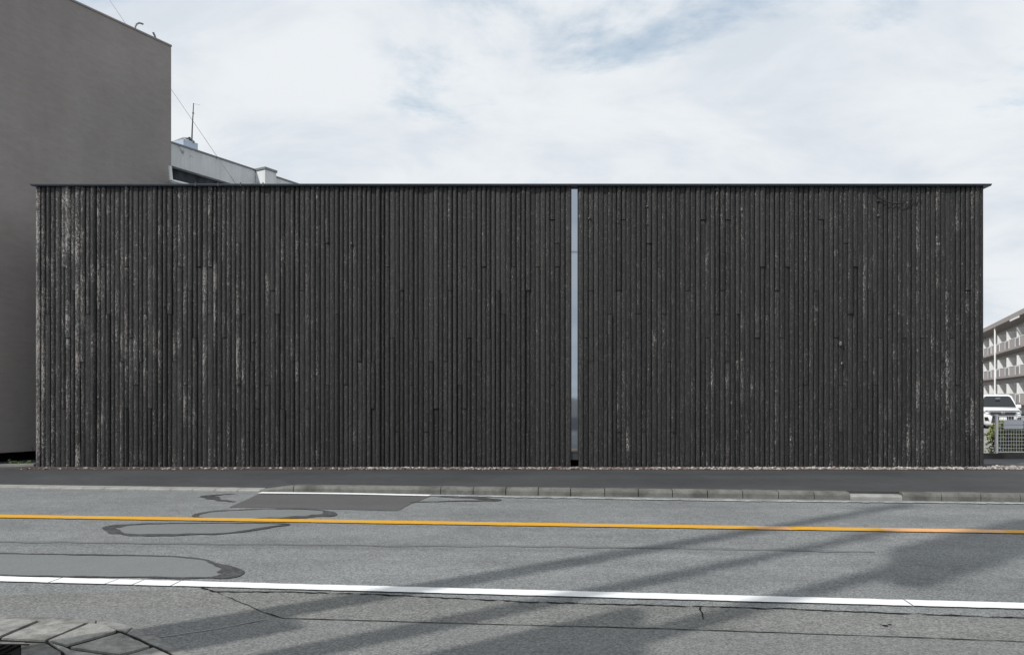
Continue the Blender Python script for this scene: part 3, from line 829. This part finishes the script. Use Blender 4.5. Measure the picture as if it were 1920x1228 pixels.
wprism(MB(), s1_ - 2, s2_, -.35, 0, zl_, zt_).build('fascia', M['oldwhite'], wb, world=True)
wprism(MB(), s1_ - 2.02, s2_ + .02, -.38, .03, zt_ + .002, zt_ + .05).build('fascia_cap', M['steel'], wb, world=True)
wprism(MB(), s1_ - 2, s2_, -8, -.352, 0, zt_ - .3).build('wall', M['oldwhite'], wb, world=True)
zr = z_of(323, 338)
wprism(MB(), s1_ - 1.9, s2_ - .1, -.35, -.2, zr + .002, zl_ - .002).build('dark_recess', M['dark_opening'], wb, world=True)  # darkness of the balcony opening painted as a dark wall
wprism(MB(), s1_ - 2, s2_, -.35, .02, zr - .09, zr).build('lower_rail', M['oldwhite'], wb, world=True)
wprism(MB(), s1_ - 2, s2_, -.3, -.06, 0.0, zr - .092).build('lower_wall', M['oldwhite'], wb, world=True)
sp_ = s_of(497)
def s_off(px, o_):
    k = (px - 960) / F; bx, by = W0.x + WN.x * o_, W0.y + WN.y * o_
    return (k * by - bx) / (WU.x - k * WU.y)
sp_, se_ = s_off(497, .5), s_off(518, .5)
wprism(MB(), sp_, se_, .032, .5, 3.0, zt_ - .02).build('pier', M['oldwhite'], wb, world=True)
wprism(MB(), sp_ - .03, se_ + .03, .0, .53, zt_ - .018, zt_ + .03 + .03).build('pier_cap', M['steel'], wb, world=True)
# gutter bracket at the corner of the grey building
gt = MB(); c0, c1, c2 = atd(318.5, 312, 21.5), atd(321, 339, 21.5), atd(352, 346.5, 22.6)
gt.tube([c0, c1], .05, 6); gt.tube([c1, c2, c2 + (c2 - c1)], .045, 6)
gt.build('gutter_bend', M['oldwhite'], wb, world=True)
# roof tank, its pipes, the antenna
ts = s_of(352)
tk = empty('roof_tank', wpt(ts, -.9, zt_ - .3), 'pale blue-grey box tank on the roof of the white building', 'tank')
td = 26.3
ta_, tb_ = s_off(344, -1.0), s_off(371, -1.0)
wprism(MB(), ta_, tb_, -1.9, -1.0, zt_ - .3, CH + (HZ - 265) / F * wpt((ta_ + tb_) / 2, -1, 0).y).build('tank_body', M['tank'], tk, world=True)
MB().tube([atd(316, 270, 25.9), atd(344, 259.5, 25.9), atd(355, 260, 25.9), atd(364, 266.5, 25.9)], .035, 7).build('feed_pipe', M['steel'], tk, world=True)
MB().tube([atd(344, 259.5, 25.9), atd(350, 263, 25.8), atd(362, 268, 25.8)], .03, 7).build('feed_pipe', M['steel'], tk, world=True)
MB().tube([atd(357, 268, 25.85), atd(355, 258, 25.85)], .045, 7).build('valve', M['dark_steel'], tk, world=True)
an = empty('antenna_mast', atd(359, 285, 25.7), 'thin bare antenna mast standing by the roof tank', 'antenna')
MB().tube([atd(359, 285, 25.7), atd(360.5, 240, 25.7), atd(363, 194, 25.7)], [.028, .022, .014], 7).build('mast', M['dark_steel'], an, world=True)
MB().tube([atd(355, 268.5, 25.7), atd(364, 266.5, 25.7)], .04, 7).build('clamp', M['dark_steel'], an, world=True)
MB().tube([atd(361.5, 195, 25.7), atd(375, 197, 25.7)], .004, 5).build('whip', M['grey_wire'], an, world=True)
MB().tube([atd(361, 212, 25.7), atd(363.6, 213, 25.7)], .022, 6).build('joint_collar', M['dark_steel'], an, world=True)
props(MB().tube([atd(170, -52, 34), atd(236, 46, 31), atd(339, 194, 27.5), atd(450, 357, 24.2)], .008, 6).build('overhead_cable', M['grey_wire']),
      'thin cable slanting down across the sky behind the grey building', 'cable')

# weed in front of the dark gap
wd = empty('weed', at(38, 873.5, PZ), 'small green weed sprouting by the dark gap under the grey building', 'plant')
lv = MB(); st = MB()
wr = random.Random(5)
for k in range(11):
    a = wr.random() * 6.28; h = .05 + wr.random() * .10; r_ = .05 + wr.random() * .2
    tip = Vector((math.cos(a) * r_ * 1.3, math.sin(a) * r_ * .5, h))
    st.tube([(0, 0, 0), tip * .6 + Vector((0, 0, .02)), tip], [.004, .003, .002], 4)
    for q in range(5):
        b = wr.random() * 6.28; l_ = .03 + wr.random() * .035; d_ = Vector((math.cos(b), math.sin(b) * .7, wr.uniform(0, .6))).normalized(); sd2 = d_.cross(Vector((0, 0, 1))).normalized() * l_ * .35
        p = tip * wr.uniform(.5, 1)
        lv.add([p, p + d_ * l_ * .5 + sd2, p + d_ * l_, p + d_ * l_ * .5 - sd2], [(0, 1, 2, 3)])
st.build('stem', M['leaf2'], wd); lv.build('leaf_cluster', M['leaf2'], wd)

# ------------------------------------------------------------------ right side: alley, fence, hedge, parking lot
sheet('alley', [Vector((XR + .02, 17.42, PZ - .03)), Vector((60, 17.42, PZ - .03)), Vector((60, 19.2, PZ - .03)), Vector((XR + .02, 19.2, PZ - .03))], M['alley'], kind='structure')
sheet('parking_lot', [Vector((5, 19.38, .0)), Vector((90, 19.38, 0)), Vector((90, 62, 0)), Vector((5, 62, 0))], M['lot'], kind='structure')
MB().box((XR + .3, 19.2, -.05), (45, 19.36, .226)).build('lot_curb', M['curb_dark'])['kind'] = 'structure'
FY = 19.28
fx0 = (1868 - 960) / F * FY
fence = empty('mesh_fence', (fx0, FY, .226), 'low white wire mesh fence on a dark curb beside the black building', 'fence')
zf1 = CH + (HZ - 780) / F * FY
for k in range(5):
    x = fx0 + k * 2.0
    MB().tube([(x, FY, .22), (x, FY, CH + (HZ - 778) / F * FY)], .036, 10).build('post', M['white_metal'], fence, world=True)
    MB().tube([(x, FY, CH + (HZ - 778) / F * FY), (x, FY, CH + (HZ - 777) / F * FY)], [.042, .03], 10).build('post_cap', M['white_metal'], fence, world=True)
vz0 = CH + (HZ - 847) / F * FY
for k in range(4):
    x0 = fx0 + k * 2.0 + .045; x1 = x0 + 1.91
    mb = MB(); n = 28
    for i in range(n + 1): mb.box((x0 + (x1 - x0) * i / n - .003, FY - .004, vz0), (x0 + (x1 - x0) * i / n + .003, FY + .004, zf1))
    mb.build('upright_wires', M['white_metal'], fence, world=True)
    hw = MB(); m_ = 10
    for i in range(m_ + 1):
        z = vz0 + (zf1 - vz0) * i / m_; tkn = .011 if i in (0, m_) else .0045
        hw.box((x0, FY - .0135, z - tkn), (x1, FY - .0045, z + tkn))
    hw.build('cross_wires', M['white_metal'], fence, world=True)
sx0, sx1 = (1882.5 - 960) / F * 19.2, (1919 - 960) / F * 19.2
sg = empty('fence_sign', ((sx0 + sx1) / 2, 19.2, CH + (HZ - 804) / F * 19.2), 'blank grey plate wired to the top of the mesh fence', 'sign')
MB().box((sx0, 19.2, CH + (HZ - 804) / F * 19.2), (sx1, 19.212, CH + (HZ - 788) / F * 19.2)).build('plate', M['plate_grey'], sg, world=True)
MB().box((sx0 + .01, 19.194, CH + (HZ - 796.6) / F * 19.2), (sx1 - .01, 19.1995, CH + (HZ - 796.1) / F * 19.2)).build('rib', M['steel'], sg, world=True)
for zz in (790, 802):
    MB().box((sx0 + .05, 19.213, CH + (HZ - zz) / F * 19.2 - .008), (sx1 - .05, FY - .014, CH + (HZ - zz) / F * 19.2 + .008)).build('bracket', M['steel'], sg, world=True)

hd = empty('hedge', (14.6, 20.1, 0), 'clipped yellow-green hedge behind the white mesh fence', 'hedge')
hl = MB(); hr = random.Random(11)
def hedge_top(x): return .98 + .08 * mnoise.noise(Vector((x * 2, 0, 0)))
for k in range(62000):
    x = 13.2 + (hr.random() ** 1.0) * 6.2
    y = 20.1 + hr.random() * .8
    zt = hedge_top(x)
    if x < 13.5: zt *= .6 + .4 * (x - 13.2) / .3
    z = zt * (1 - hr.random() ** 2.2 * .95)
    if x < 13.4 and hr.random() < .6: continue
    if mnoise.noise(Vector((x * 5, y * 5, z * 5))) < -.34: continue
    l_ = .05 + hr.random() * .035
    d_ = Vector((hr.gauss(0, 1), hr.gauss(0, 1), hr.gauss(.3, .7))).normalized(); sd2 = d_.cross(Vector((hr.gauss(0, 1), hr.gauss(0, 1), 1))).normalized() * l_ * .36
    p = Vector((x, y, z))
    hl.add([p, p + d_ * l_ * .5 + sd2, p + d_ * l_, p + d_ * l_ * .5 - sd2], [(0, 1, 2, 3)])
o = hl.build('foliage', M['leaf'], hd, world=True); o['kind'] = 'stuff'
tw = MB()
for k in range(34):
    x = 13.3 + k * .18; y = 20.45 + hr.uniform(-.15, .15)
    tw.tube([(x, y, 0), (x + hr.uniform(-.08, .08), y + hr.uniform(-.1, .1), .45), (x + hr.uniform(-.15, .15), y + hr.uniform(-.2, .2), .85)], [.016, .011, .005], 5)
tw.build('stems', M['twig'], hd, world=True)

# ------------------------------------------------------------------ white minivan
CU = Vector((0.41, 0.912)).normalized()       # the van's length axis (nose towards the camera)
CD = 39.0
cx = (1880 - 960) / F * CD
van = empty('minivan', (cx + CU.x * 2.3, CD + CU.y * 2.3, 0.0), 'white minivan parked nose-on behind the hedge at the right edge', 'car', rz=math.atan2(-CU.x, CU.y))
def loft(stations, smooth=True):
    """stations: (y, [(x, z), ...]) half outlines from the bottom to the top; mirrored."""
    mb = MB(); vs, fs = [], []
    n = len(stations[0][1]) * 2
    for y, h in stations:
        vs += [(x, y, z) for x, z in h] + [(-x, y, z) for x, z in reversed(h)]
    for i in range(len(stations) - 1):
        for k in range(n):
            k2 = (k + 1) % n
            fs.append((i * n + k, (i + 1) * n + k, (i + 1) * n + k2, i * n + k2))
    fs.append(tuple(range(n))); fs.append(tuple(reversed(range((len(stations) - 1) * n, len(stations) * n))))
    mb.add(vs, fs, smooth); return mb
def sec(hw, z0, z1, top=None, r=.06):
    t_ = hw * .94 if top is None else top
    return [(hw * .8, z0), (hw * .97, z0 + r), (hw, (z0 + z1) / 2), (hw * .985, z1 - r * 1.2), (t_, z1)]
body = loft([(-2.33, sec(.70, .24, .80, .64)), (-2.26, sec(.80, .2, .90, .72)), (-2.1, sec(.85, .18, .99, .77)), (-1.8, sec(.865, .18, 1.06, .79)), (-1.4, sec(.867, .18, 1.13, .80)),
             (-1.0, sec(.867, .18, 1.15, .80)), (1.6, sec(.867, .18, 1.15, .81)), (2.1, sec(.86, .2, 1.1, .8)), (2.34, sec(.80, .3, 1.02, .74))])
bo = body.build('body', M['car_white'], van, fix=True)
cab = loft([(-1.36, [(.81, 1.06), (.81, 1.085), (.80, 1.09), (.79, 1.095), (.77, 1.1)]), (-.98, [(.82, 1.06), (.80, 1.2), (.775, 1.33), (.75, 1.42), (.70, 1.445)]),
            (-.56, [(.83, 1.06), (.80, 1.3), (.755, 1.6), (.70, 1.72), (.6, 1.765)]), (-.1, [(.83, 1.06), (.80, 1.3), (.755, 1.62), (.70, 1.77), (.58, 1.815)]),
            (1.7, [(.83, 1.06), (.80, 1.3), (.755, 1.62), (.70, 1.77), (.58, 1.815)]), (2.1, [(.82, 1.06), (.79, 1.3), (.74, 1.58), (.68, 1.7), (.56, 1.74)]), (2.28, [(.80, 1.03), (.77, 1.2), (.73, 1.4), (.68, 1.5), (.56, 1.53)])])
cab.build('cabin', M['car_white'], van, fix=True)
def plate3(pts, t_, name, mat, parent=van, fix=True):
    """Thin solid plate with outline pts, thickened along its own normal."""
    pts = [Vector(p) for p in pts]; nrm = (pts[1] - pts[0]).cross(pts[2] - pts[0]).normalized()
    if nrm.y > 0: nrm = -nrm
    n = len(pts); vs = [p + nrm * t_ for p in pts] + [p - nrm * t_ * .5 for p in pts]
    fs = [tuple(range(n)), tuple(reversed(range(n, 2 * n)))] + [(i, n + i, n + (i + 1) % n, (i + 1) % n) for i in range(n)]
    return MB().add(vs, fs).build(name, mat, parent, fix=fix)
def on_ws(z): return -1.36 + (z - 1.09) / (1.765 - 1.09) * .80
plate3([(-.755, on_ws(1.12), 1.12), (.755, on_ws(1.12), 1.12), (.69, on_ws(1.40), 1.40), (.60, on_ws(1.655), 1.655), (.5, on_ws(1.70), 1.70), (-.5, on_ws(1.70), 1.70), (-.60, on_ws(1.655), 1.655), (-.69, on_ws(1.40), 1.40)], .03, 'windscreen', M['car_glass'])
for sx in (-1, 1):
    plate3([(sx * .30, -1.30, 1.13), (sx * .02, -1.2, 1.17), (sx * .02, -1.19, 1.185), (sx * .30, -1.29, 1.145)], .02, 'wiper', M['car_black'])
    hlm = plate3([(sx * .50, -2.33, .77), (sx * .82, -2.2, .80), (sx * .86, -2.08, .93), (sx * .70, -2.24, .90), (sx * .50, -2.31, .86)], .045, 'headlight', M['lamp_glass'])
    plate3([(sx * .52, -2.40, .775), (sx * .80, -2.26, .81), (sx * .80, -2.26, .83), (sx * .52, -2.40, .795)], .02, 'lamp_trim', M['chrome'], hlm)
    plate3([(sx * .60, -2.34, .43), (sx * .78, -2.26, .43), (sx * .80, -2.24, .62), (sx * .66, -2.33, .62)], .05, 'fog_lamp_recess', M['car_black'])
    mr = MB().box((sx * .93 - .11, -1.06, 1.08), (sx * .93 + .11, -.94, 1.26), bev=.03).build('mirror', M['car_white'], van)
    MB().box((-.86 if sx < 0 else .858, -.75, 1.16), (-.858 + .03 if sx < 0 else .86 - .03 + .03, -.7, 1.7)).build('door_pillar', M['car_black'], van)
    sw = MB(); sw.add([(sx * .822, -.85, 1.17), (sx * .822, 2.0, 1.17), (sx * .765, 1.9, 1.6), (sx * .765, -.35, 1.6)], [(0, 1, 2, 3)]); sw.add([(sx * .80, -.85, 1.17), (sx * .80, 2.0, 1.17), (sx * .745, 1.9, 1.6), (sx * .745, -.35, 1.6)], [(3, 2, 1, 0)])
    sw.build('side_window', M['car_glass'], van)
    for yy in (-1.42, 1.42):
        w_ = MB().tube([(sx * .66, yy, .32), (sx * .69, yy, .32), (sx * .86, yy, .32), (sx * .875, yy, .32)], [.27, .32, .32, .28], 20).build('wheel', M['rubber'], van)
        MB().tube([(sx * .86, yy, .32), (sx * .882, yy, .32)], [.215, .19], 16).build('rim', M['chrome'], w_)
plate3([(-.54, -2.36, .735), (.54, -2.36, .735), (.58, -2.32, .865), (-.58, -2.32, .865)], .04, 'upper_grille', M['car_black'])
plate3([(-.58, -2.31, .87), (.58, -2.31, .87), (.60, -2.29, .905), (-.60, -2.29, .905)], .05, 'grille_bar', M['chrome'])
plate3([(-.76, -2.20, .945), (.76, -2.20, .945), (.76, -2.19, .96), (-.76, -2.19, .96)], .04, 'bonnet_gap', M['car_black'])
plate3([(-.52, -2.355, .30), (.52, -2.355, .30), (.46, -2.355, .69), (-.46, -2.355, .69)], .03, 'lower_grille', M['car_black'])
plate3([(-.60, -2.37, .265), (.60, -2.37, .265), (.56, -2.37, .30), (-.56, -2.37, .30)], .04, 'bumper_lip', M['car_white'])
plate3([(-.165, -2.41, .465), (.165, -2.41, .465), (.165, -2.41, .63), (-.165, -2.41, .63)], .012, 'number_plate', M['apt_panel'])
for k in range(3): plate3([(-.49, -2.385, .36 + .07 * k), (.49, -2.385, .36 + .07 * k), (.49, -2.385, .375 + .07 * k), (-.49, -2.385, .375 + .07 * k)], .01, 'grille_slat', M['steel'])
em = MB()
def ring(cx_, cz_, rx, rz_, y, n=18, r=.01): em.tube([(cx_ + rx * math.cos(2 * math.pi * k / n), y, cz_ + rz_ * math.sin(2 * math.pi * k / n)) for k in range(n + 1)], r, 6, False)
ring(0, .845, .085, .058, -2.42); ring(0, .845, .032, .055, -2.425); ring(0, .87, .062, .026, -2.425)
em.build('emblem', M['chrome'], van)
MB().box((-.11, -.98, 1.56), (.11, -.93, 1.63), bev=.015).build('rear_view_mirror', M['steel'], van)
MB().box((-.62, -2.05, .16), (.62, 2.1, .24)).build('underbody', M['car_black'], van)

# ------------------------------------------------------------------ apartment block
AU = Vector((0.41, 0.912)).normalized(); AN = Vector((-0.912, 0.41))
A0 = Vector((44.6, 65.0))
def apt(s_, o_, z=0.0): return Vector((A0.x + AU.x * s_ + AN.x * o_, A0.y + AU.y * s_ + AN.y * o_, z))
ab = empty('apartment_block', apt(10, -6, 0), 'three-storey pale apartment block with rows of balconies beyond the van', 'building')
def ap(mb, s0, s1, o0, o1, z0, z1):
    return mb.prism([apt(s0, o0).to_2d(), apt(s1, o0).to_2d(), apt(s1, o1).to_2d(), apt(s0, o1).to_2d()], z0, z1)
AS0, AS1 = -14.0, 46.0
ap(MB(), AS0, AS1, -11, -1.45, 0, 8.84).build('wall', M['apt_wall'], ab, world=True)
ap(MB(), AS0 - .4, AS1 + .4, -11.5, .25, 8.85, 9.28).build('roof_slab', M['apt_slab'], ab, world=True)
ap(MB(), AS0 + .5, AS1 - .5, -10.5, -1.2, 9.281, 9.6).build('roof_parapet', M['apt_wall'], ab, world=True)
parts = [4.0 + 4.85 * k for k in range(-3, 9)]
for lv_, zb_ in enumerate((0.98, 3.53, 6.08)):
    ap(MB(), AS0, AS1, -1.448, .04, zb_ - .0, zb_ + .16).build('balcony_slab', M['apt_slab'], ab, world=True)
    ap(MB(), AS0, AS1, -.13, 0.0, zb_ + .162, zb_ + .98).build('balcony_parapet', M['apt_parapet'], ab, world=True)
    ap(MB(), AS0, AS1, -.15, 0.02, zb_ + .982, zb_ + 1.03).build('parapet_rail', M['apt_panel'], ab, world=True)
    for s_ in parts:
        ap(MB(), s_ - .03, s_ + .03, -1.44, -.14, zb_ + .165, zb_ + 1.98).build('partition', M['apt_panel'], ab, world=True)
        f_ = MB(); ap(f_, s_ - 2.2, s_ - .15, .001, .03, zb_ + .2, zb_ + .95)
        fo = f_.build('louvre_frame', M['apt_panel'], ab, world=True)
        lo = MB()
        for q in range(8): ap(lo, s_ - 2.0, s_ - .55, .031, .055, zb_ + .25 + .085 * q, zb_ + .31 + .085 * q)
        lo.build('louvre', M['apt_louvre'], fo); fo.children[0].data.transform(world_of(ab).inverted())
        wfr = MB(); ap(wfr, s_ - 3.4, s_ - 1.2, -1.448, -1.40, zb_ + .2, zb_ + 2.15)
        wo_ = wfr.build('window', M['steel'], ab, world=True)
        for (b0, b1) in ((s_ - 3.33, s_ - 2.33), (s_ - 2.27, s_ - 1.27)):
            pn = MB(); ap(pn, b0, b1, -1.3995, -1.385, zb_ + .27, zb_ + 2.08)
            po = pn.build('pane', M['pane'], wo_); po.data.transform(world_of(ab).inverted())
sdp = 13.5
MB().tube([apt(sdp, .1, 0), apt(sdp, .1, 8.84)], .09, 8).build('downpipe', M['apt_panel'], ab, world=True)
ap(MB(), 0.5, 4.5, .27, .33, 8.65, 8.8).build('eaves_lamp', M['apt_panel'], ab, world=True)

# ------------------------------------------------------------------ street furniture on the camera's side of the road (out of frame, it casts the shadows)
def pole_thing(x, y, h, r0, r1, label, cat='utility pole', name='utility_pole'):
    e = empty(name, (x, y, 0), label, cat)
    MB().tube([(x, y, -.05), (x, y, h)], [r0, r1], 14).build('shaft', M['pole'], e, world=True)
    return e
pA = pole_thing(-4.9, 3.58, 13.2, .2, .13, 'tall grey concrete utility pole with a boxed notice and crossarm at the near kerb')
MB().box((-5.3, 3.55, 12.6), (-4.5, 3.63, 12.7)).build('crossarm', M['steel'], pA, world=True)
perp = Vector((SH.y, -SH.x, 0))
rzA = math.atan2(perp.y, perp.x)
mA = Matrix.Translation((-4.9, 3.58, 0)) @ Matrix.Rotation(rzA, 4, 'Z')
MB().box((-.14, -.22, 1.7), (.52, .22, 3.5), mA).build('notice_box', M['board'], pA, world=True)
pB = pole_thing(-4.38, 2.72, 10.9, .17, .12, 'slimmer bare concrete telephone pole at the near kerb', 'telephone pole', 'telephone_pole')
MB().box((-4.46, 2.5, 10.2), (-4.3, 2.94, 10.3)).build('cable_bracket', M['steel'], pB, world=True)
mB = Matrix.Translation((-3.55, 2.1, 0)) @ Matrix.Rotation(math.radians(81), 4, 'Z')
sb = empty('roadside_sign', (-3.55, 2.1, 0), 'upright rectangular signboard on a steel post between the poles', 'sign')
MB().box((-.75, -.08, 2.5), (.62, .08, 5.3), mB).build('sign_face', M['board'], sb, world=True)
MB().box((-.05, -.05, 0), (.05, .05, 2.498), mB).build('post', M['steel'], sb, world=True)
mC = Matrix.Translation((-2.7, 2.6, 0)) @ Matrix.Rotation(math.radians(63), 4, 'Z')
sc_ = empty('billboard', (-2.7, 2.6, 0), 'tall billboard on a steel column at the near kerb', 'sign')
MB().tube([(-2.7, 2.6, 0), (-2.7, 2.6, 7.85)], .14, 12).build('column', M['steel'], sc_, world=True)
MB().box((-.9, -.14, 7.85), (.9, .14, 11.2), mC).build('sign_face', M['board'], sc_, world=True)
def span(h, sag, off_, r_, label):
    pts = []
    for k in range(41):
        s_ = -32 + 64 * k / 40
        p = Vector((-4.9, 3.52 + off_, 0)) + Vector((1, -.055, 0)) * s_
        pts.append((p.x, p.y, h - sag * (1 - ((s_) / 32) ** 2) + sag))
    props(MB().tube(pts, r_, 6).build('street_cable', M['cable']), label, 'cable')
span(7.55, .25, 0, .022, 'thick black telephone cable strung along the near kerb')
span(12.25, .3, .3, .012, 'thin power line strung along the top of the utility pole')
